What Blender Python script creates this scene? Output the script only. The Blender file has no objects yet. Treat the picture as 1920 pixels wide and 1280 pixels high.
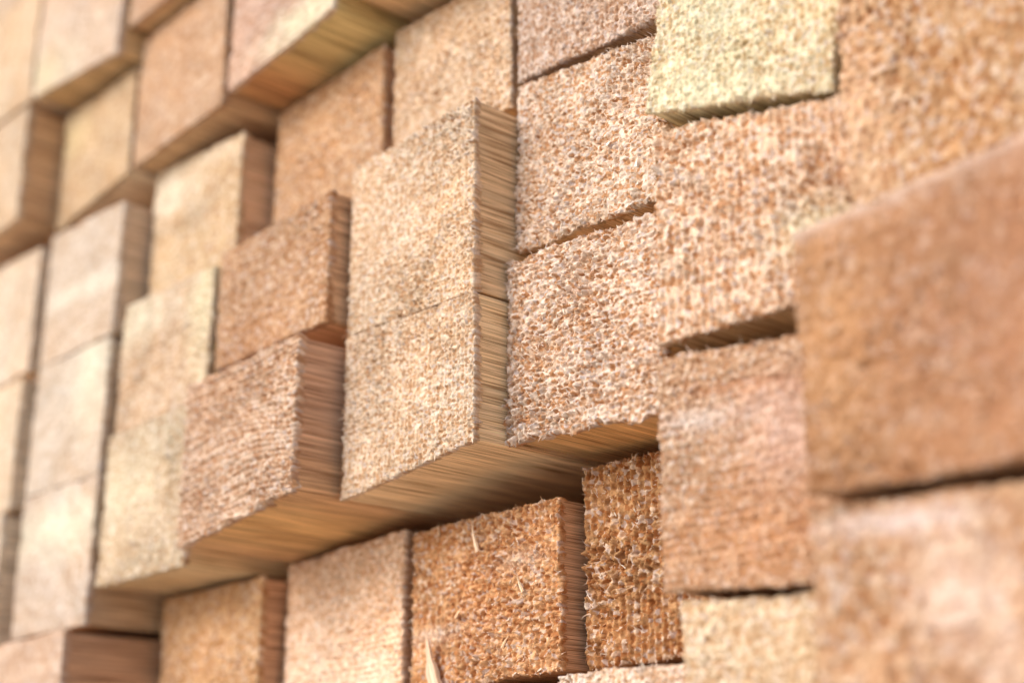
import bpy, math, random
import numpy as np
from mathutils import Matrix, Vector

U = 0.09                      # one timber is about 9 cm square; layout below is in timber units
sc = bpy.context.scene
C = sc.collection

# ---------------------------------------------------------------- camera
pitch = math.atan(950 / 2800.0)
head = math.radians(42.4)
h = Vector((-math.cos(head), math.sin(head), 0))
fw = h * math.cos(pitch) + Vector((0, 0, math.sin(pitch)))
rt = Vector((math.sin(head), math.cos(head), 0))
up = rt.cross(fw)
CAM = -fw * (2800 / 362.0)
cd = bpy.data.cameras.new('camera'); cam = bpy.data.objects.new('camera', cd); C.objects.link(cam)
cam.matrix_world = Matrix(((rt.x, up.x, -fw.x, CAM.x * U), (rt.y, up.y, -fw.y, CAM.y * U),
                           (rt.z, up.z, -fw.z, CAM.z * U), (0, 0, 0, 1)))
cd.sensor_width = 36; cd.lens = 36 * 2800 / 1920.0
cd.clip_start = 0.01; cd.clip_end = 500
cd.dof.use_dof = True
FOC = Vector((0.55, 0.0, 0.1))
cd.dof.focus_distance = (FOC - CAM).dot(fw) * U
cd.dof.aperture_fstop = 3.3
cd.dof.aperture_blades = 0
sc.camera = cam

# ---------------------------------------------------------------- sky, sun, exposure
SUN_EL = math.radians(29); SUN_AZ = math.radians(196)      # compass direction the light comes FROM (x=sin, y=cos)
w = bpy.data.worlds.new('World'); sc.world = w; w.use_nodes = True
nt = w.node_tree; bg = nt.nodes['Background']
sky = nt.nodes.new('ShaderNodeTexSky'); sky.sky_type = 'NISHITA'; sky.sun_disc = False
sky.sun_elevation = SUN_EL; sky.sun_rotation = SUN_AZ
sky.air_density = 1.0; sky.dust_density = 2.0; sky.ozone_density = 1.0
nt.links.new(sky.outputs[0], bg.inputs[0]); bg.inputs[1].default_value = 0.15
sd = bpy.data.lights.new('sun', 'SUN'); sun = bpy.data.objects.new('sun', sd); C.objects.link(sun)
sd.energy = 1.3; sd.angle = math.radians(28); sd.color = (1.0, 0.96, 0.90)
frm = Vector((math.sin(SUN_AZ) * math.cos(SUN_EL), math.cos(SUN_AZ) * math.cos(SUN_EL), math.sin(SUN_EL)))
sun.rotation_euler = frm.to_track_quat('Z', 'Y').to_euler(); sun.location = frm * 5
sc.view_settings.view_transform = 'Standard'; sc.view_settings.look = 'None'
sc.view_settings.exposure = 0.57; sc.view_settings.gamma = 1
sc.cycles.max_bounces = 8; sc.cycles.diffuse_bounces = 6
sc.cycles.use_denoising = True

# ---------------------------------------------------------------- noise helpers
def _h(ix, iy, seed):
    n = (ix.astype(np.int64) * 374761393 + iy.astype(np.int64) * 668265263 + int(seed) * 2147483647) & 0xFFFFFFFF
    n = ((n ^ (n >> 13)) * 1274126177) & 0xFFFFFFFF
    n = ((n ^ (n >> 16)) * 2246822519) & 0xFFFFFFFF
    return ((n ^ (n >> 15)) & 0xFFFFFF) / float(0xFFFFFF)
def vn(x, y, seed=0):
    ix = np.floor(x); iy = np.floor(y); fx = x - ix; fy = y - iy
    fx = fx * fx * (3 - 2 * fx); fy = fy * fy * (3 - 2 * fy)
    a = _h(ix, iy, seed); b = _h(ix + 1, iy, seed); c = _h(ix, iy + 1, seed); d = _h(ix + 1, iy + 1, seed)
    return (a * (1 - fx) + b * fx) * (1 - fy) + (c * (1 - fx) + d * fx) * fy - 0.5
def fbm(x, y, seed, o=3):
    r = 0; a = 1.0
    for k in range(o):
        r = r + a * vn(x * 2 ** k + 17.3 * k, y * 2 ** k - 9.1 * k, seed + k); a *= 0.55
    return r
def worley(x, y, seed, j=0.8):
    ix = np.floor(x); iy = np.floor(y)
    d1 = np.full(x.shape, 9.0); d2 = np.full(x.shape, 9.0); cid = np.zeros(x.shape)
    for dx in (-1, 0, 1):
        for dy in (-1, 0, 1):
            cx = ix + dx; cy = iy + dy
            px = cx + 0.5 + j * (_h(cx, cy, seed) - 0.5); py = cy + 0.5 + j * (_h(cx, cy, seed + 7) - 0.5)
            d = np.hypot(px - x, py - y); r = _h(cx, cy, seed + 13)
            m = d < d1
            d2 = np.where(m, d1, np.minimum(d2, d)); cid = np.where(m, r, cid); d1 = np.where(m, d, d1)
    return d1, d2, cid
def lin(c):
    c = np.asarray(c, float) / 255.0
    return np.where(c <= 0.04045, c / 12.92, ((c + 0.055) / 1.055) ** 2.4)

# ---------------------------------------------------------------- materials
def new_mat(name):
    m = bpy.data.materials.new(name); m.use_nodes = True
    return m, m.node_tree, m.node_tree.nodes['Principled BSDF']
def N(nt, t, **kw):
    n = nt.nodes.new(t)
    for k, v in kw.items(): setattr(n, k, v)
    return n
def end_material():
    m, nt, b = new_mat('sawn_end_grain')
    at = N(nt, 'ShaderNodeAttribute', attribute_name='wood')
    tc = N(nt, 'ShaderNodeTexCoord')
    n1 = N(nt, 'ShaderNodeTexNoise'); n1.inputs['Scale'].default_value = 900; n1.inputs['Detail'].default_value = 3
    mr = N(nt, 'ShaderNodeMapRange'); mr.inputs[1].default_value = .3; mr.inputs[2].default_value = .7
    mr.inputs[3].default_value = .8; mr.inputs[4].default_value = 1.18
    mu = N(nt, 'ShaderNodeVectorMath', operation='SCALE')
    L = nt.links.new
    L(tc.outputs['Object'], n1.inputs['Vector']); L(n1.outputs[0], mr.inputs[0])
    L(at.outputs['Color'], mu.inputs[0]); L(mr.outputs[0], mu.inputs['Scale'])
    L(mu.outputs[0], b.inputs['Base Color'])
    n2 = N(nt, 'ShaderNodeTexNoise'); n2.inputs['Scale'].default_value = 1400; n2.inputs['Detail'].default_value = 2
    bp = N(nt, 'ShaderNodeBump'); bp.inputs['Strength'].default_value = .35; bp.inputs['Distance'].default_value = .0006
    L(tc.outputs['Object'], n2.inputs['Vector']); L(n2.outputs[0], bp.inputs['Height']); L(bp.outputs[0], b.inputs['Normal'])
    b.inputs['Roughness'].default_value = .82; b.inputs['Specular IOR Level'].default_value = .3
    return m
def side_material():
    m, nt, b = new_mat('planed_timber_side')
    L = nt.links.new
    at = N(nt, 'ShaderNodeAttribute', attribute_name='wood')
    gr = N(nt, 'ShaderNodeAttribute', attribute_name='grain')       # (distance round the timber, distance along it, seed)
    mp1 = N(nt, 'ShaderNodeVectorMath', operation='MULTIPLY'); mp1.inputs[1].default_value = (9, 0.7, 1)
    mp3 = N(nt, 'ShaderNodeVectorMath', operation='MULTIPLY'); mp3.inputs[1].default_value = (140, 2.0, 1)
    p3 = N(nt, 'ShaderNodeTexNoise'); p3.inputs['Scale'].default_value = 1; p3.inputs['Detail'].default_value = 2
    mp2 = N(nt, 'ShaderNodeVectorMath', operation='MULTIPLY'); mp2.inputs[1].default_value = (62, 2.2, 1)
    a = N(nt, 'ShaderNodeTexNoise'); a.inputs['Scale'].default_value = 1; a.inputs['Detail'].default_value = 3; a.inputs['Distortion'].default_value = .4
    c = N(nt, 'ShaderNodeTexNoise'); c.inputs['Scale'].default_value = 1; c.inputs['Detail'].default_value = 4; c.inputs['Roughness'].default_value = .65; c.inputs['Distortion'].default_value = .15
    L(gr.outputs['Vector'], mp1.inputs[0]); L(gr.outputs['Vector'], mp2.inputs[0])
    L(mp1.outputs[0], a.inputs['Vector']); L(mp2.outputs[0], c.inputs['Vector'])
    r1 = N(nt, 'ShaderNodeMapRange'); r1.inputs[1].default_value = .34; r1.inputs[2].default_value = .66; r1.inputs[3].default_value = .86; r1.inputs[4].default_value = 1.14
    r2 = N(nt, 'ShaderNodeValToRGB')
    e = r2.color_ramp.elements; e[0].position = .30; e[0].color = (.72, .62, .5, 1); e[1].position = .46; e[1].color = (1, 1, 1, 1)
    x = e.new(.72); x.color = (1.14, 1.13, 1.1, 1)
    L(a.outputs[0], r1.inputs[0]); L(c.outputs[0], r2.inputs[0])
    s = N(nt, 'ShaderNodeVectorMath', operation='SCALE'); mm = N(nt, 'ShaderNodeVectorMath', operation='MULTIPLY')
    L(at.outputs['Color'], s.inputs[0]); L(r1.outputs[0], s.inputs['Scale'])
    L(gr.outputs['Vector'], mp3.inputs[0]); L(mp3.outputs[0], p3.inputs['Vector'])
    r3 = N(nt, 'ShaderNodeValToRGB'); q = r3.color_ramp.elements
    q[0].position = .34; q[0].color = (.48, .36, .26, 1); q[1].position = .48; q[1].color = (.96, .95, .93, 1); q2 = q.new(.62); q2.color = (1.28, 1.28, 1.26, 1)
    m3 = N(nt, 'ShaderNodeVectorMath', operation='MULTIPLY'); L(p3.outputs[0], r3.inputs[0])
    L(s.outputs[0], m3.inputs[0]); L(r3.outputs[0], m3.inputs[1]); L(m3.outputs[0], mm.inputs[0]); L(r2.outputs[0], mm.inputs[1]); L(mm.outputs[0], b.inputs['Base Color'])
    bp = N(nt, 'ShaderNodeBump'); bp.inputs['Strength'].default_value = .5; bp.inputs['Distance'].default_value = .0008
    L(p3.outputs[0], bp.inputs['Height']); L(bp.outputs[0], b.inputs['Normal'])
    b.inputs['Roughness'].default_value = .68; b.inputs['Specular IOR Level'].default_value = .3
    return m
def fibre_material():
    m, nt, b = new_mat('torn_wood_fibre')
    at = N(nt, 'ShaderNodeAttribute', attribute_name='wood')
    nt.links.new(at.outputs['Color'], b.inputs['Base Color'])
    b.inputs['Roughness'].default_value = .7
    return m
M_END, M_SIDE, M_FIB = end_material(), side_material(), fibre_material()

# ---------------------------------------------------------------- mesh helper
def mesh(name, V, F, mat, col=None, grain=None, parent=None, loc=None, smooth=True):
    me = bpy.data.meshes.new(name)
    F = np.asarray(F, np.int32); k = F.shape[1]
    me.vertices.add(len(V)); me.vertices.foreach_set('co', (np.asarray(V) * U).astype(np.float32).ravel())
    me.loops.add(F.size); me.loops.foreach_set('vertex_index', F.ravel())
    me.polygons.add(len(F)); me.polygons.foreach_set('loop_start', np.arange(0, F.size, k, dtype=np.int32))
    me.update(calc_edges=True)
    me.polygons.foreach_set('use_smooth', np.full(len(F), smooth))
    if col is not None:
        a = me.attributes.new('wood', 'FLOAT_COLOR', 'POINT')
        c = np.ones((len(V), 4), np.float32); c[:, :3] = col; a.data.foreach_set('color', c.ravel())
    if grain is not None:
        a = me.attributes.new('grain', 'FLOAT_VECTOR', 'POINT'); a.data.foreach_set('vector', grain.astype(np.float32).ravel())
    me.materials.append(mat)
    o = bpy.data.objects.new(name, me); C.objects.link(o)
    if parent is not None: o.parent = parent
    if loc is not None: o.location = loc
    return o

def grid_faces(nx, ny):
    i = np.arange(nx - 1)[:, None] * ny + np.arange(ny - 1)[None, :]
    return np.stack([i, i + ny, i + ny + 1, i + 1], -1).reshape(-1, 4)

ALB = 0.92
LEN = 6.0
def timber(d):
    """d: corners TL,TR,BR,BL as (x,z), y of the cut, colours, roughness settings."""
    sd = d['seed']; rng = np.random.default_rng(sd)
    TL, TR, BR, BL = [np.array(c, float) for c in d['q']]
    cen = (TL + TR + BR + BL) / 4
    n = d['n']; rag = d['rag']; amp = d['amp']; cx, cz = d['cell']; ridge = d['ridge']; comb = d['comb']
    yl, yr = d['y']                                   # depth of the cut at its left and right edge
    ytop = d.get('ytop', 0)                           # extra depth at the top edge
    base = d['base']
    side = lin(d['side']) ** .58 * ALB
    # ---- timber body: four long planed faces, ridged along the grain
    m = d['m']
    def outline(k, inset):
        P = []
        for a, b in ((TL, TR), (TR, BR), (BR, BL), (BL, TL)):
            t = np.arange(k) / k
            P.append(a[None] * (1 - t[:, None]) + b[None] * t[:, None])
        P = np.concatenate(P) - cen
        r = np.linalg.norm(P, axis=1, keepdims=True)
        return P * (1 - inset / r)
    P = outline(m, .012); K = len(P)
    s = np.arange(K) / m
    tt = (np.arange(K) % m) / m
    rnd = np.minimum(tt, 1 - tt); rnd = np.clip(1 - rnd / .018, 0, 1) ** 2 * .004     # eased arrises
    ys = np.array([0.012, .05, .12, .2, .3, .42, .56, .75, 1.0, 1.4, 2.2, 4.0, LEN])
    V = []; G = []
    S = s
    for y in ys:
        sw = np.where(s > 3.999, 0, s)
        off = .011 * fbm(sw * 3.0, np.full(K, y * .8), sd + 5) + .010 * vn(sw * 18.0, np.full(K, y * .7), sd + 6) \
            + .004 * vn(sw * 60., np.full(K, y * 4.), sd + 8)
        off = np.minimum(off, .008) - rnd
        Q = P * (1 + off / np.linalg.norm(P, axis=1))[:, None]
        fx = (P[:, 0] - P[:, 0].min()) / np.ptp(P[:, 0]); fz = (P[:, 1] - P[:, 1].min()) / np.ptp(P[:, 1])
        y0 = yl + (yr - yl) * fx + ytop * fz - (yl + yr) / 2
        V.append(np.stack([Q[:, 0], y0 * (1 if y < 3 else 0) + y, Q[:, 1]], 1))
        G.append(np.stack([s, np.full(K, y), np.full(K, sd * 1.37)], 1))
    V = np.concatenate(V); G = np.concatenate(G)
    R = len(ys)
    i = (np.arange(R - 1)[:, None] * K + np.arange(K)[None]); j = (np.arange(R - 1)[:, None] * K + (np.arange(K) + 1)[None] % K)
    F = np.stack([i, j, j + K, i + K], -1).reshape(-1, 4)
    # far end cap
    cc = len(V); V = np.vstack([V, [[0, LEN, 0]]]); G = np.vstack([G, [[0, LEN, sd]]])
    l0 = (R - 1) * K + np.arange(0, K, 2); l1 = (R - 1) * K + (np.arange(0, K, 2) + 1) % K; l2 = (R - 1) * K + (np.arange(0, K, 2) + 2) % K
    F = np.vstack([F, np.stack([l0, l1, l2, np.full(len(l0), cc)], 1)])
    # side colour, with optional stain patches given as (s centre, width, y reach, colour)
    col = np.tile(side, (len(V), 1))
    for (s0, wd, reach, c) in d.get('stain', []):
        k_ = np.exp(-((G[:, 0] - s0) / wd) ** 2) * np.clip(1.2 - G[:, 1] / reach, 0, 1)
        col = col * (1 - k_[:, None]) + lin(c) * ALB * k_[:, None]
    loc = (cen[0] * U, (yl + yr) / 2 * U, cen[1] * U)
    root = mesh('square_timber', V, F, M_SIDE, col, G, None, loc)
    root['label'] = d['label']; root['category'] = 'timber'; root['group'] = 'square timbers stacked with their cut ends showing'
    # ---- rough sawn end
    u = np.linspace(0, 1, n); uu, vv = np.meshgrid(u, u, indexing='ij')      # u across, v up
    B = (BL[None, None] * ((1 - uu) * (1 - vv))[..., None] + BR[None, None] * (uu * (1 - vv))[..., None]
         + TL[None, None] * ((1 - uu) * vv)[..., None] + TR[None, None] * (uu * vv)[..., None]) - cen
    X = B[..., 0].copy(); Z = B[..., 1].copy()
    wx = X + .010 * fbm(X * 24, Z * 24, sd + 21); wz = Z + .010 * fbm(X * 24, Z * 24, sd + 22)
    d1, d2, cid = worley(wx / cx + .3 * vn(wx * 9, wz * 9, sd), wz / cz, sd + 31, d.get('jit', .75))
    e1, e2, cid2 = worley(wx / (cx * .45), wz / (cz * .5), sd + 41, .9)
    # clumpiness of the tearing varies over the face
    zone = np.clip(.75 + 1.3 * fbm(X * 2.6, Z * 3.2, sd + 51, 2), .25, 1.6)
    pit = np.exp(-(d1 / .31) ** 2) * 1.25 * (cid < .62) * (.6 + .8 * cid)
    tuft = np.exp(-(d1 / .34) ** 2) * (cid > .7)
    hgt = (-1.0 * pit + .8 * tuft + .35 * (d2 - d1) + .42 * (cid2 - .5) * np.clip(1.2 - e1, 0, 1) + .9 * fbm(X / cx * 2.2, Z / cz * 2.2, sd + 61, 3)) * zone
    hgt = hgt * amp
    hgt = hgt + ridge * np.cos(2 * np.pi * (wx / (cx * 1.02) + .5 * fbm(X * 2, Z * 1.5, sd + 71, 2)))          # saw-tooth ridges, upright
    cb = .55 * np.cos(2 * np.pi * (wz / (cz * 1.1) + 2.5 * fbm(X * 1.3, Z * 3, sd + 81, 2))) + 1.6 * vn(X * 3, Z * 34, sd + 83) + 1.3 * vn(X * 7, Z * 60, sd + 85)
    hgt = hgt + comb * cb
    hgt = hgt + .012 * fbm(X * 1.7, Z * 1.7, sd + 91, 2)
    for (ua, va, ub, vb, cw, dep) in d.get('crack', []):                   # drying cracks
        t = np.clip(((uu - ua) * (ub - ua) + (vv - va) * (vb - va)) / ((ub - ua) ** 2 + (vb - va) ** 2), 0, 1)
        dd = np.hypot(uu - ua - t * (ub - ua), vv - va - t * (vb - va) + .012 * fbm(uu * 9, vv * 3, sd + 141, 2))
        hgt = hgt - dep * np.exp(-(dd / (cw * (.4 + 1.2 * np.sin(np.pi * t)))) ** 2)
    # edge: torn outwards / inwards, rounded over
    ed = np.minimum(np.minimum(uu, 1 - uu), np.minimum(vv, 1 - vv))
    k_ = np.exp(-ed / .03)
    big = rag * 1.3 * fbm(X * 5 + 3, Z * 5, sd + 99, 2)
    tx = big + rag * (1.2 * fbm(X * 14, Z * 14, sd + 101) + 1.1 * vn(X * 45, Z * 45, sd + 103)); tz = big + rag * (1.2 * fbm(X * 14 + 50, Z * 14, sd + 107) + 1.1 * vn(X * 45 + 9, Z * 45, sd + 109))
    X = X + tx * k_ + amp * .35 * vn(wx / cx * 2.6, wz / cz * 2.6, sd + 111) ; Z = Z + tz * k_ + amp * .35 * vn(wx / cx * 2.6 + 40, wz / cz * 2.6, sd + 113)
    Y = -hgt + np.exp(-ed / .006) * d.get('lip', 1) * (.004 + .4 * rag) + yl + (yr - yl) * uu + ytop * vv - (yl + yr) / 2
    chips = []
    for q in range(4):                                                   # knocked corners and chipped arrises
        a_ = rng.random(); side_ = rng.integers(0, 4); r0 = rng.uniform(.012, .035)
        chips.append(((a_, 0) if side_ == 0 else (a_, 1) if side_ == 1 else (0, a_) if side_ == 2 else (1, a_)) + (r0, r0 * .8))
    for (u0, v0, r0, dep) in d.get('dent', []) + chips:
        Y += dep * np.exp(-(((uu - u0) / r0) ** 2 + ((vv - v0) / r0) ** 2) * (1 + .8 * vn(uu * 40, vv * 40, sd + 151)))
    V = np.stack([X, Y, Z], -1).reshape(-1, 3)
    F = grid_faces(n, n)
    # skirt from the torn rim back onto the planed faces
    idx = np.arange(n * n).reshape(n, n)
    rim = np.concatenate([idx[:-1, 0], idx[-1, :-1], idx[::-1, -1][:-1], idx[0, ::-1][:-1]])
    rv = V[rim].copy(); q = B.reshape(-1, 2)[rim]
    rr = np.linalg.norm(q, axis=1)
    mid = rv.copy(); mid[:, 0] = mid[:, 0] * .45 + q[:, 0] * .55; mid[:, 2] = mid[:, 2] * .45 + q[:, 1] * .55; mid[:, 1] += .012 + .012 * rng.random(len(rim))
    bk = rv.copy(); sc_ = (1 - .018 / rr); bk[:, 0] = q[:, 0] * sc_; bk[:, 2] = q[:, 1] * sc_; bk[:, 1] += .05 + .03 * rng.random(len(rim))
    nb = len(V); Rn = len(rim); V = np.vstack([V, mid, bk])
    a = np.arange(Rn); b_ = (a + 1) % Rn
    F = np.vstack([F, np.stack([rim[b_], rim[a], nb + a, nb + b_], 1), np.stack([nb + b_, nb + a, nb + Rn + a, nb + Rn + b_], 1)])
    # colour of the cut: broad tone, growth-ring bands, single tufts, painted pit shade, stains, a lit patch
    th = d.get('ring', rng.uniform(0, 6.28)); rc = np.array([math.cos(th), math.sin(th)]) * d.get('ringr', 1.4)
    rad = np.hypot(B[..., 0] - rc[0], B[..., 1] - rc[1]) + .03 * fbm(B[..., 0] * 3, B[..., 1] * 3, sd + 121)
    ringv = fbm(rad * 14, np.zeros_like(rad), sd + 123, 2)
    tone = 1 + .17 * fbm(B[..., 0] * 2.2, B[..., 1] * 2.2, sd + 125, 3) + d.get('rings', .20) * ringv + .42 * d.get('spk', 1) * (cid2 - .5) + .36 * d.get('spk', 1) * (cid - .5)
    warm = .55 * fbm(B[..., 0] * 3 + 7, B[..., 1] * 3, sd + 127, 3) + .9 * (cid - .5) * d.get('spk', 1)
    col = base[None, None] * tone[..., None] * np.stack([1 - .04 * warm, 1 + .12 * warm, 1 + .30 * warm], -1)
    deep = np.clip((.32 - cid2) * 8, 0, 1)[..., None] * .75 * d.get('spk', 1)
    col = col * (1 - deep) + base * np.array([.80, .56, .36]) * deep
    pit_shade = (np.exp(-(d1 / .27) ** 4) * (cid < .5) * np.clip(.75 + 1.6 * fbm(X * 3 + 5, Z * 9, sd + 53, 2), 0, 1.2))[..., None] * .62 * d.get('spk', 1)  # brown of the torn pits, with their shade put into the colour
    col = col * (1 - pit_shade) + base * np.array([.66, .46, .29]) * pit_shade
    lilac = np.clip((np.abs(cid2 - .5) < .05) * 1.0, 0, 1)[..., None] * .5 * d.get('spk', 1)
    col = col * (1 - lilac) + np.array([.60, .52, .50]) * lilac
    pale = np.clip((cid2 - .86) * 7, 0, 1)[..., None] * .6 * d.get('spk', 1)
    col = col * (1 - pale) + np.array([.80, .70, .60]) * pale
    for (u0, v0, ru, rv_, c, kk) in d.get('patch', []):
        g = np.exp(-(((uu - u0) / ru) ** 2 + ((vv - v0) / rv_) ** 2) * (1 + .9 * fbm(uu * 4, vv * 4, sd + 131, 3)) - 1.1 * np.abs(fbm(uu * 15, vv * 9, sd + 133, 3)))
        g = np.clip(g * kk * .8, 0, 1)[..., None]
        col = col * (1 - g) + lin(c) * ALB * (tone[..., None] * .6 + .4) * g
    col = np.clip(col, .02, .93).reshape(-1, 3)
    col = np.vstack([col, col[rim], col[rim] * .5 + side * .5])
    end = mesh('cut_end', V, F, M_END, col, None, root)
    # ---- loose torn fibres standing off the cut
    nf = d['fib']
    if nf:
        e = rng.random(nf) < .13
        fu = rng.random(nf); fv = rng.random(nf)
        sel = rng.integers(0, 4, nf)
        fu = np.where(e & (sel == 0), rng.random(nf) * .012, fu); fu = np.where(e & (sel == 1), 1 - rng.random(nf) * .012, fu)
        fv = np.where(e & (sel == 2), rng.random(nf) * .012, fv); fv = np.where(e & (sel == 3), 1 - rng.random(nf) * .012, fv)
        gi = (np.clip((fu * (n - 1)).astype(int), 0, n - 1) * n + np.clip((fv * (n - 1)).astype(int), 0, n - 1))
        p0 = V[gi]
        an = rng.random(nf) * 2 * np.pi
        dirn = np.stack([np.cos(an), -rng.uniform(.1, .8, nf), np.sin(an) * .8], 1)
        out = np.stack([fu - .5, np.zeros(nf), fv - .5], 1) * 2
        dirn = dirn + np.where(e[:, None], out * .9, 0); dirn /= np.linalg.norm(dirn, axis=1, keepdims=True)
        ln = rng.gamma(2.6, .0058, nf) * d.get('fl', 1); wd = rng.uniform(.0016, .0042, nf) * (1 + 6 * ln)
        bend = rng.normal(0, .35, (nf, 3))
        sx = np.cross(dirn, rng.normal(0, 1, (nf, 3))); sx /= np.linalg.norm(sx, axis=1, keepdims=True); sy = np.cross(dirn, sx)
        p0 = p0 - dirn * (ln * .25)[:, None]
        p1 = p0 + dirn * (ln * .6)[:, None]; p2 = p0 + (dirn + bend * .6) * (ln * 1.15)[:, None]
        W = wd[:, None]
        VV = np.stack([p0 + sx * W, p0 - sx * W * .6 + sy * W * .5, p0 - sx * W * .6 - sy * W * .5,
                       p1 + sx * W * .8, p1 - sx * W * .5 + sy * W * .4, p1 - sx * W * .5 - sy * W * .4, p2], 1).reshape(-1, 3)
        o7 = np.arange(nf)[:, None] * 7
        T = np.array([[0, 1, 4], [0, 4, 3], [1, 2, 5], [1, 5, 4], [2, 0, 3], [2, 3, 5], [3, 4, 6], [4, 5, 6], [5, 3, 6]])
        FF = (o7[:, :, None] + T[None]).reshape(-1, 3)
        fc = col[gi] * rng.uniform(.85, 1.3, (nf, 1)); pp = rng.random(nf)[:, None] ** 3 * .8; fc = fc * (1 - pp) + np.array([.82, .74, .64]) * pp
        fo = mesh('wood_fibres', VV, FF, M_FIB, np.repeat(np.clip(fc, 0, .9), 7, 0), None, root, smooth=False)
        fo['kind'] = 'stuff'
    # ---- single splinters and chips: (u, v, length, width, angle, stand-off, colour)
    for (u0, v0, ln, wd, an, so, c) in d.get('splinter', []):
        gi = int(u0 * (n - 1)) * n + int(v0 * (n - 1)); p = V[gi] + np.array([0, -so, 0])
        a = np.array([math.cos(an), -.12, math.sin(an)]); sdv = np.array([-math.sin(an), 0, math.cos(an)])
        k = 12; m8 = 8; VV = []; GG = []
        for q in range(k):
            t = q / (k - 1); ww = wd * (1 - t) ** .85 * (1 + .16 * math.sin(q * 2.1 + sd) + .1 * math.sin(q * 5.3)); ce = p + a * ln * (t - .3) + sdv * .05 * ln * math.sin(t * 3)
            for z in range(m8):
                th = 2 * math.pi * z / m8; rr = 1 + .25 * math.sin(z * 2.7 + sd)
                VV.append(ce + sdv * ww * math.cos(th) * rr + np.array([0, .4 * ww * math.sin(th) * rr, 0]) + a * .02 * ln * math.sin(z * 4.1))
                GG.append((z * .012, t * ln, sd + u0))
        FF = []
        for q in range(k - 1):
            for z in range(m8): FF.append([q * m8 + z, q * m8 + (z + 1) % m8, q * m8 + m8 + (z + 1) % m8, q * m8 + m8 + z])
        FF.append([0, 3, 5, 7])
        mesh('splinter', np.array(VV), np.array(FF)[:, ::-1], M_SIDE, lin(c) * ALB, np.array(GG), root)
    return root

def box(xl, xr, ztl, ztr, zbl, zbr): return [(xl, ztl), (xr, ztr), (xr, zbr), (xl, zbl)]
# roughness classes: far soft ones need less mesh than those in focus
FAR = dict(gain=.80, lip=.25, n=90, m=24, rag=.005, amp=.008, cell=(.04, .038), ridge=.001, comb=.002, fib=0, spk=.6)
MID = dict(gain=.88, n=160, m=40, rag=.008, amp=.013, cell=(.036, .036), ridge=.002, comb=.003, fib=500, spk=.8)
FIN = dict(n=270, m=80, rag=.011, amp=.016, cell=(.034, .034), ridge=.003, comb=.003, fib=1800, spk=1)
CREAM, GREENISH = (240, 232, 205), (222, 220, 180)
T = []
def add(cls, q, y, col, side, label, **kw):
    d = dict(cls); d.update(kw); d['q'] = q; d['y'] = y if isinstance(y, tuple) else (y, y)
    d['col'] = col; d['side'] = side; d['label'] = label; d['seed'] = 1000 + 211 * len(T); T.append(d)
TAN, GOLD, RED = (222, 182, 138), (212, 168, 112), (190, 132, 88)

# column by column from the left of the photograph, each from top to bottom
add(FAR, box(-5.72, -4.63, 4.0, 3.95, 2.95, 2.94), -.77, (226, 195, 160), TAN, 'tan timber end at the top of the left edge, above the brown-sided one')
add(FAR, box(-5.70, -4.63, 5.05, 5.0, 4.04, 4.0), -.74, (226, 192, 160), TAN, 'sliver of a timber end in the very top left corner of the photo')
add(FAR, box(-6.85, -5.80, 5.05, 5.0, 4.04, 4.0), -.80, (222, 184, 150), TAN, 'edge of a timber cut off by the top left corner, leftmost of all')
add(FAR, box(-5.72, -4.63, 2.91, 2.9, 1.93, 1.95), -.77, (228, 195, 168), (190, 130, 80), 'blurred timber end at the upper left edge with a wide brown right side showing')
add(FAR, box(-5.75, -4.66, 1.84, 1.80, .78, .82), -.54, (238, 214, 190), TAN, 'blurred pale end at the left edge, just under the brown-sided protruding timber')
add(FAR, box(-5.75, -4.66, .73, .765, -.24, -.22), -.57, (238, 212, 178), TAN, 'blurred cream-beige end at the left edge, halfway down the photo')
add(FAR, box(-5.75, -4.68, -.255, -.235, -1.25, -1.22), -.60, (236, 212, 178), TAN, 'thin visible strip of a blurred pale end low on the left edge')
add(FAR, box(-4.58, -3.47, 3.95, 3.9, 2.93, 2.90), (-.77, -.66), (236, 208, 186), (200, 146, 84), 'pale pink end hanging over the others at the top left, golden underside showing', patch=[(.1, .15, .3, .2, GREENISH, .6)])
add(FAR, box(-4.58, -3.49, 2.86, 2.86, 1.90, 2.02), -.48, (228, 192, 152), TAN, 'yellowish tan end tucked below the golden underside at the upper left', patch=[(.1, .75, .3, .2, (236, 216, 165), .7)])
add(FAR, box(-4.58, -3.49, 1.86, 1.80, .83, .82), -.49, (240, 218, 198), (180, 140, 105), 'pale pinkish end with a whiter diagonal streak, grey-brown right side showing', patch=[(.6, .45, .7, .08, (246, 234, 215), .7)])
add(FAR, box(-4.58, -3.50, .82, .80, -.13, -.15), -.49, (240, 220, 200), (160, 120, 85), 'whitish end left of the dark narrow gap, halfway down the left side', patch=[(.8, .8, .3, .3, CREAM, .7)])
add(FAR, box(-4.58, -3.50, -.145, -.155, -1.13, -1.14), -.49, (238, 218, 200), (165, 120, 80), 'pale end with a cream-green band, lower left above the dark brown side', patch=[(.5, .72, .8, .16, (236, 232, 205), .8)])
add(FAR, box(-4.58, -3.50, -1.19, -1.18, -2.15, -2.15), -.62, (232, 200, 176), (165, 108, 70), 'end in the bottom left corner with a dark brown right side showing')
add(FAR, box(-3.45, -2.33, 4.1, 4.1, 3.11, 3.11), -.60, (215, 165, 125), (205, 145, 85), 'timber of which only an orange underside shows at the top edge, left')
add(FAR, box(-3.46, -2.31, 3.06, 3.1, 2.05, 2.11), -.46, (220, 174, 134), (170, 120, 75), 'plain tan end right of the yellowish one in the upper left')
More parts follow.
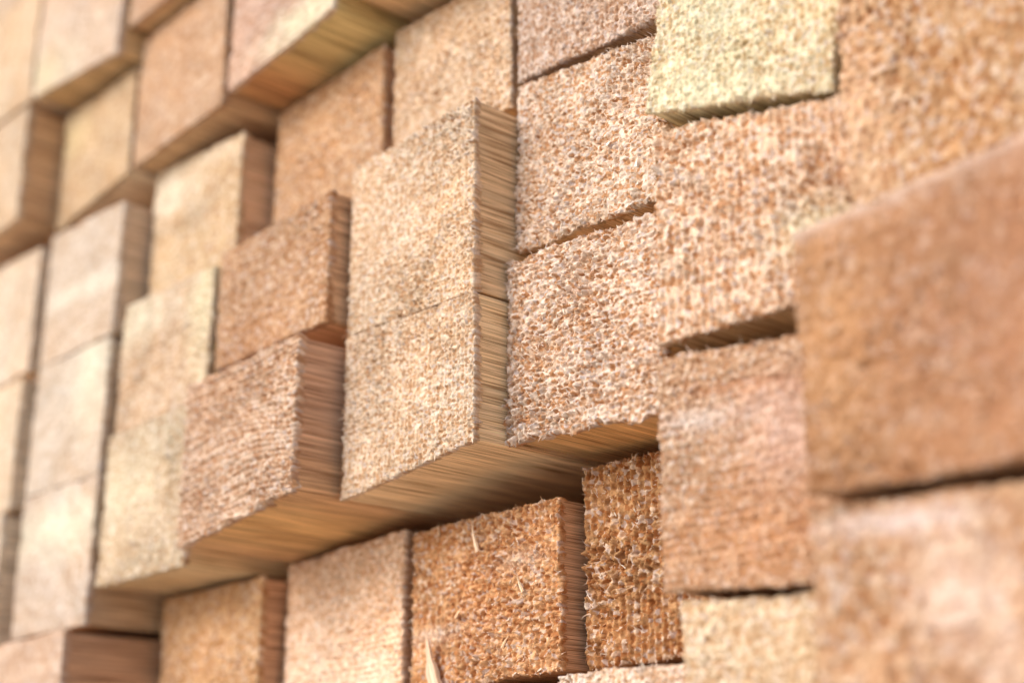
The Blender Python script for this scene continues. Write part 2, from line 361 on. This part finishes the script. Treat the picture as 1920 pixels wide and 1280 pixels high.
add(MID, box(-3.44, -2.33, 2.07, 1.98, 1.08, 1.05), -.27, (232, 202, 165), (190, 135, 92), 'end with a cream-white upper left corner and a brown right side', patch=[(.12, .8, .3, .22, (248, 238, 220), .9), (.75, .95, .3, .1, (245, 230, 208), .6)], fib=0)
add(MID, box(-3.46, -2.33, 1.02, 1.00, .10, .125), -.42, (228, 196, 165), (195, 190, 120), 'pale end with greenish-cream patches, beside a narrow dark slot with a green lip', patch=[(.15, .85, .3, .2, CREAM, .7), (.92, .7, .14, .45, GREENISH, .6)], fib=0, crack=[(.3, .55, .8, .62, .006, .02)])
add(MID, box(-3.46, -2.39, .09, .11, -.905, -.905), -.46, (224, 192, 158), (214, 168, 108), 'pale green-tinged end overhanging the bottom left, its golden underside showing', patch=[(.25, .6, .4, .22, (234, 222, 190), .5), (.6, .35, .4, .2, (232, 205, 175), .5)], fib=200)
add(MID, box(-3.42, -2.27, -.925, -.925, -1.9, -1.9), .02, (206, 150, 104), (170, 110, 72), 'orange-brown recessed end at the bottom left below the green-tinged one', fib=200)
add(FAR, box(-2.25, -1.10, 3.25, 3.3, 2.17, 2.28), -.45, (216, 178, 158), (205, 170, 95), 'pinkish streaked end at the top with a pale strip above its olive-gold underside', patch=[(.85, .10, .5, .12, (240, 234, 200), 1)], comb=.006, n=130, stain=[(2.3, .5, 1.5, (222, 200, 140)), (2.85, .35, 1.5, (205, 150, 100))], fib=200)
add(MID, box(-2.26, -1.11, 2.15, 2.2, 1.15, 1.17), -.05, (212, 162, 120), (175, 110, 70), 'orange-tan recessed end under the olive-gold underside', fib=200)
add(MID, box(-2.26, -1.09, 1.05, 1.10, .28, .30), -.41, (208, 160, 124), (185, 125, 80), 'brownish end left of the tall pair of sandy ends, brown ridged right side', comb=.004, fib=500)
add(FIN, box(-2.25, -1.09, .15, .18, -.835, -.70), -.59, (220, 180, 158), (170, 112, 78), 'pinkish end with fine horizontal saw lines and a banded red-brown right side', comb=.010, ridge=.002, n=240, fib=1200, cell=(.04, .032), stain=[(2.5, .6, 3, (228, 182, 122))])
add(MID, box(-2.24, -1.10, -.84, -.79, -1.85, -1.85), .19, (224, 184, 155), (165, 105, 65), 'light end at the bottom with brighter light painted on its lower half', patch=[(.35, .2, .6, .2, (236, 212, 190), .8)], comb=.007, n=180, fib=300, rings=.1)  # patch paints brighter light onto the lower half, clear of the overhang
add(FAR, box(-1.07, 0.0, 3.2, 3.2, 2.37, 2.31), -.42, (215, 170, 130), (210, 155, 95), 'timber of which only the orange underside shows at the top edge, centre left')
add(MID, box(-1.06, -0.02, 2.27, 2.24, 1.36, 1.37), .0, (228, 188, 150), (190, 140, 90), 'sandy end at the top centre, set back above the tall protruding one', n=190, fib=900, cell=(.036, .034))
add(FIN, box(-1.06, .03, 1.255, 1.295, .233, .200), -.29, (231, 194, 156), (200, 152, 100), 'upper of the two protruding sandy ends at the centre, golden right side with a crack', fib=900, spk=.95, rag=.0045, amp=.0125, cell=(.031, .028), jit=.6, n=300, splinter=[(.24, .03, .05, .006, 2.2, .02, (205, 210, 225))])
add(FIN, box(-1.05, .035, .220, .196, -.71, -.585), -.29, (231, 192, 152), (226, 178, 118), 'lower of the two protruding sandy ends at the centre, broad golden underside', fib=900, spk=.95, rag=.004, amp=.012, ridge=.004, cell=(.031, .028), jit=.6, n=300)
add(FIN, box(-1.03, .13, -.82, -.81, -1.69, -1.67), .2, (206, 150, 104), (180, 122, 80), 'orange end with pale splinters sticking up, bottom centre under the golden underside', patch=[(.75, .68, .14, .05, (238, 222, 205), .6), (.15, .33, .2, .05, (240, 228, 212), .6)],
    splinter=[(.49, .84, .17, .017, 1.72, .025, (232, 205, 180)), (.22, .02, .42, .07, 1.75, .02, (225, 190, 165)), (.78, .52, .1, .012, 1.9, .02, (240, 215, 185)), (.2, .97, .08, .006, 1.5, .01, (235, 210, 180)), (.66, .2, .09, .011, .7, .02, (240, 205, 170)), (.36, .42, .09, .011, .6, .02, (240, 200, 165))],
    fib=2200, ridge=.005, amp=.021, cell=(.040,.036), jit=.45)
add(FIN, box(-1.03, .2, -1.73, -1.73, -2.7, -2.7), .08, (200, 140, 90), (165, 115, 75), 'timber whose torn brown top edge just shows at the bottom centre', n=160, fib=600, ytop=.12)
add(FIN, box(.04, 1.10, 2.5, 2.45, 1.49, 1.435), .0, (208, 170, 150), (160, 118, 82), 'greyish pink end at the top, over a long dark slanting gap', fib=2200, cell=(.034, .036), amp=.012, comb=.003)
add(FIN, box(.04, 1.10, 1.45, 1.355, .488, .462), .0, (218, 172, 138), (180, 130, 88), 'rough speckled end with white flecks, directly right of the golden side with the crack', fib=3000, amp=.019, rag=.019, cell=(.037, .029), n=310, jit=.6, spk=1.3, fl=.9,
    splinter=[(.66, .42, .035, .010, .4, .015, (250, 246, 240)), (.83, .24, .045, .010, 1.2, .015, (250, 246, 242)), (.75, .30, .035, .006, .2, .015, (240, 230, 215))])
add(FIN, box(.03, 1.10, .412, .358, -.565, -.63), -.07, (214, 172, 142), (222, 174, 114), 'very rough crumbly pinkish end at the centre, its streaked golden underside showing', fib=3200, amp=.020, rag=.021, cell=(.039, .029), n=310, comb=.0065, jit=.5, spk=1.35, fl=.9, stain=[(2.5, .8, 3, (224, 176, 116))])
add(FIN, box(.17, 1.10, -.655, -.66, -1.66, -1.64), .34, (188, 136, 90), (160, 105, 70), 'dark orange recessed end with upright rows of pits, right of the splintered end', fib=2400, amp=.028, ridge=.010, cell=(.044, .040), jit=.3, spk=1.1)
add(FIN, box(.2, 1.10, -1.70, -1.71, -2.7, -2.7), .12, (232, 200, 175), (180, 130, 85), 'timber whose whitish top edge just shows at the bottom, right of centre', n=160, fib=600)
add(FIN, [(1.36, 1.86), (2.34, 1.62), (2.165, .555), (1.165, .79)], (-.22, -.145), (230, 208, 156), (205, 180, 120), 'tilted yellowish green end at the top right of centre, olive underside', fib=2600, amp=.013, rag=.012, n=230, spk=.9, patch=[(.35, .42, .18, .16, (212, 208, 178), .8), (.25, .1, .3, .1, (228, 226, 190), .7), (.55, .05, .3, .06, (235, 228, 200), .7)])
add(FIN, box(1.13, 2.215, .745, .51, -.335, -.345), -.13, (228, 186, 154), (160, 125, 82), 'pale peach end with upright ridges, over a dark brown slot that opens to the right', fib=2000, ridge=.009, amp=.019, rag=.012, lip=0, jit=.5, cell=(.046, .042), spk=1.1, patch=[(.85, .35, .2, .12, (222, 222, 190), .75), (1, .7, .2, .4, (216, 170, 130), .5)])
add(FIN, box(1.14, 2.10, -.395, -.51, -1.455, -1.525), -.17, (218, 170, 138), (175, 125, 85), 'pinkish end right of the overhang, with whitish smears near its top left', fib=1200, comb=.006, amp=.012, n=230, spk=.9, crack=[(.3, .86, .86, .82, .0035, .012)], patch=[(.75, .62, .2, .2, (225, 190, 178), .7), (.2, .70, .2, .04, (240, 228, 222), .7), (.5, .82, .3, .03, (190, 125, 85), .5), (.5, .2, .6, .2, (205, 142, 92), .6)])
add(MID, box(1.17, 2.10, -1.478, -1.545, -2.5, -2.5), -.10, (238, 212, 170), (200, 160, 110), 'cream end at the bottom right of centre with a grey smudge', rag=.014, fib=600, n=190, patch=[(.2, .45, .2, .1, (252, 242, 220), .9), (.3, .48, .05, .03, (190, 165, 150), .8), (.85, .8, .06, .3, (225, 205, 195), .6)])
add(MID, box(2.42, 3.45, 2.0, 2.0, 1.03, .98), -.27, (214, 160, 118), (170, 120, 80), 'timber just showing in the top right corner above the orange one')
add(MID, box(2.215, 3.35, .96, .92, -.19, -.13), -.15, (206, 155, 112), (170, 120, 80), 'large soft orange end in the top right of the photo', fib=500, amp=.018, ridge=.004, lip=0, patch=[(0, .5, .16, .8, (226, 187, 154), .7)], cell=(.045, .045), spk=1.0)
add(MID, box(2.18, 3.40, -.225, -.13, -1.262, -1.29), (-.52, -.50), (186, 132, 92), (165, 115, 75), 'biggest and blurriest brown end, pushed out at the right edge', fib=500, amp=.014, cell=(.05, .05), spk=.5, patch=[(.12, .45, .16, .5, (212, 160, 110), .6), (.98, .85, .06, .1, (190, 195, 150), .7), (.5, 1.0, 1.2, .035, (232, 208, 192), .9), (.75, .5, .4, .5, (192, 138, 108), .6)])
add(MID, box(2.10, 3.40, -1.278, -1.365, -2.5, -2.5), (-.42, -.46), (206, 160, 126), (165, 115, 75), 'pinkish end with pale smears in the bottom right corner, under the big blurry one', fib=500, amp=.016, cell=(.05, .05), spk=.8, patch=[(.3, .93, .25, .04, (235, 222, 222), .8), (.45, .72, .12, .16, (235, 215, 205), .6), (.6, .5, .07, .3, (228, 205, 190), .5)])
# base colour of each cut (linear reflectance), in the order of the list above
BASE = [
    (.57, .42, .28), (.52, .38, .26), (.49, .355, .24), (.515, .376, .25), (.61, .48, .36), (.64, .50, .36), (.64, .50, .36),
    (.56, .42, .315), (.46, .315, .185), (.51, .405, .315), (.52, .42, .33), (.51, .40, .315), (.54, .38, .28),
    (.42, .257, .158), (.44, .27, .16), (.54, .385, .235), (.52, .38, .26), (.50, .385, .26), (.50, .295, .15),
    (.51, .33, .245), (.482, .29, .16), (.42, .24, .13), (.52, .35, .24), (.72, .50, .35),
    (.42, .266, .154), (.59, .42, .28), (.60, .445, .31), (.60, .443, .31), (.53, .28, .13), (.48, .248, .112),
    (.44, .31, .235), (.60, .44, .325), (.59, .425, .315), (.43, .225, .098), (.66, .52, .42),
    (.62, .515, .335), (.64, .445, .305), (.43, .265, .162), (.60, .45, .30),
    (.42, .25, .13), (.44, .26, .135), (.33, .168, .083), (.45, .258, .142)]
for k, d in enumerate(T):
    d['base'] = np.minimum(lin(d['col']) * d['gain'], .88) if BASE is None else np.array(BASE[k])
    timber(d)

# ---------------------------------------------------------------- ground that the stack stands on (out of the frame, throws light up under the timbers)
def ground():
    m, nt, b = new_mat('sandy_yard')
    tc = N(nt, 'ShaderNodeTexCoord'); n1 = N(nt, 'ShaderNodeTexNoise'); n1.inputs['Scale'].default_value = 6; n1.inputs['Detail'].default_value = 8
    r = N(nt, 'ShaderNodeValToRGB'); e = r.color_ramp.elements
    e[0].position = .3; e[0].color = (.50, .46, .39, 1); e[1].position = .7; e[1].color = (.62, .57, .49, 1)
    nt.links.new(tc.outputs['Object'], n1.inputs['Vector']); nt.links.new(n1.outputs[0], r.inputs[0]); nt.links.new(r.outputs[0], b.inputs['Base Color'])
    b.inputs['Roughness'].default_value = .95
    k = 41; g = np.sign(np.linspace(-1, 1, k)) * np.abs(np.linspace(-1, 1, k)) ** 3 * 1200
    X, Y = np.meshgrid(g, g, indexing='ij'); Zz = -3.75 + .12 * fbm(X * .3, Y * .3, 5)
    o = mesh('ground', np.stack([X, Y, Zz], -1).reshape(-1, 3), grid_faces(k, k), m)
    o['kind'] = 'structure'
ground()
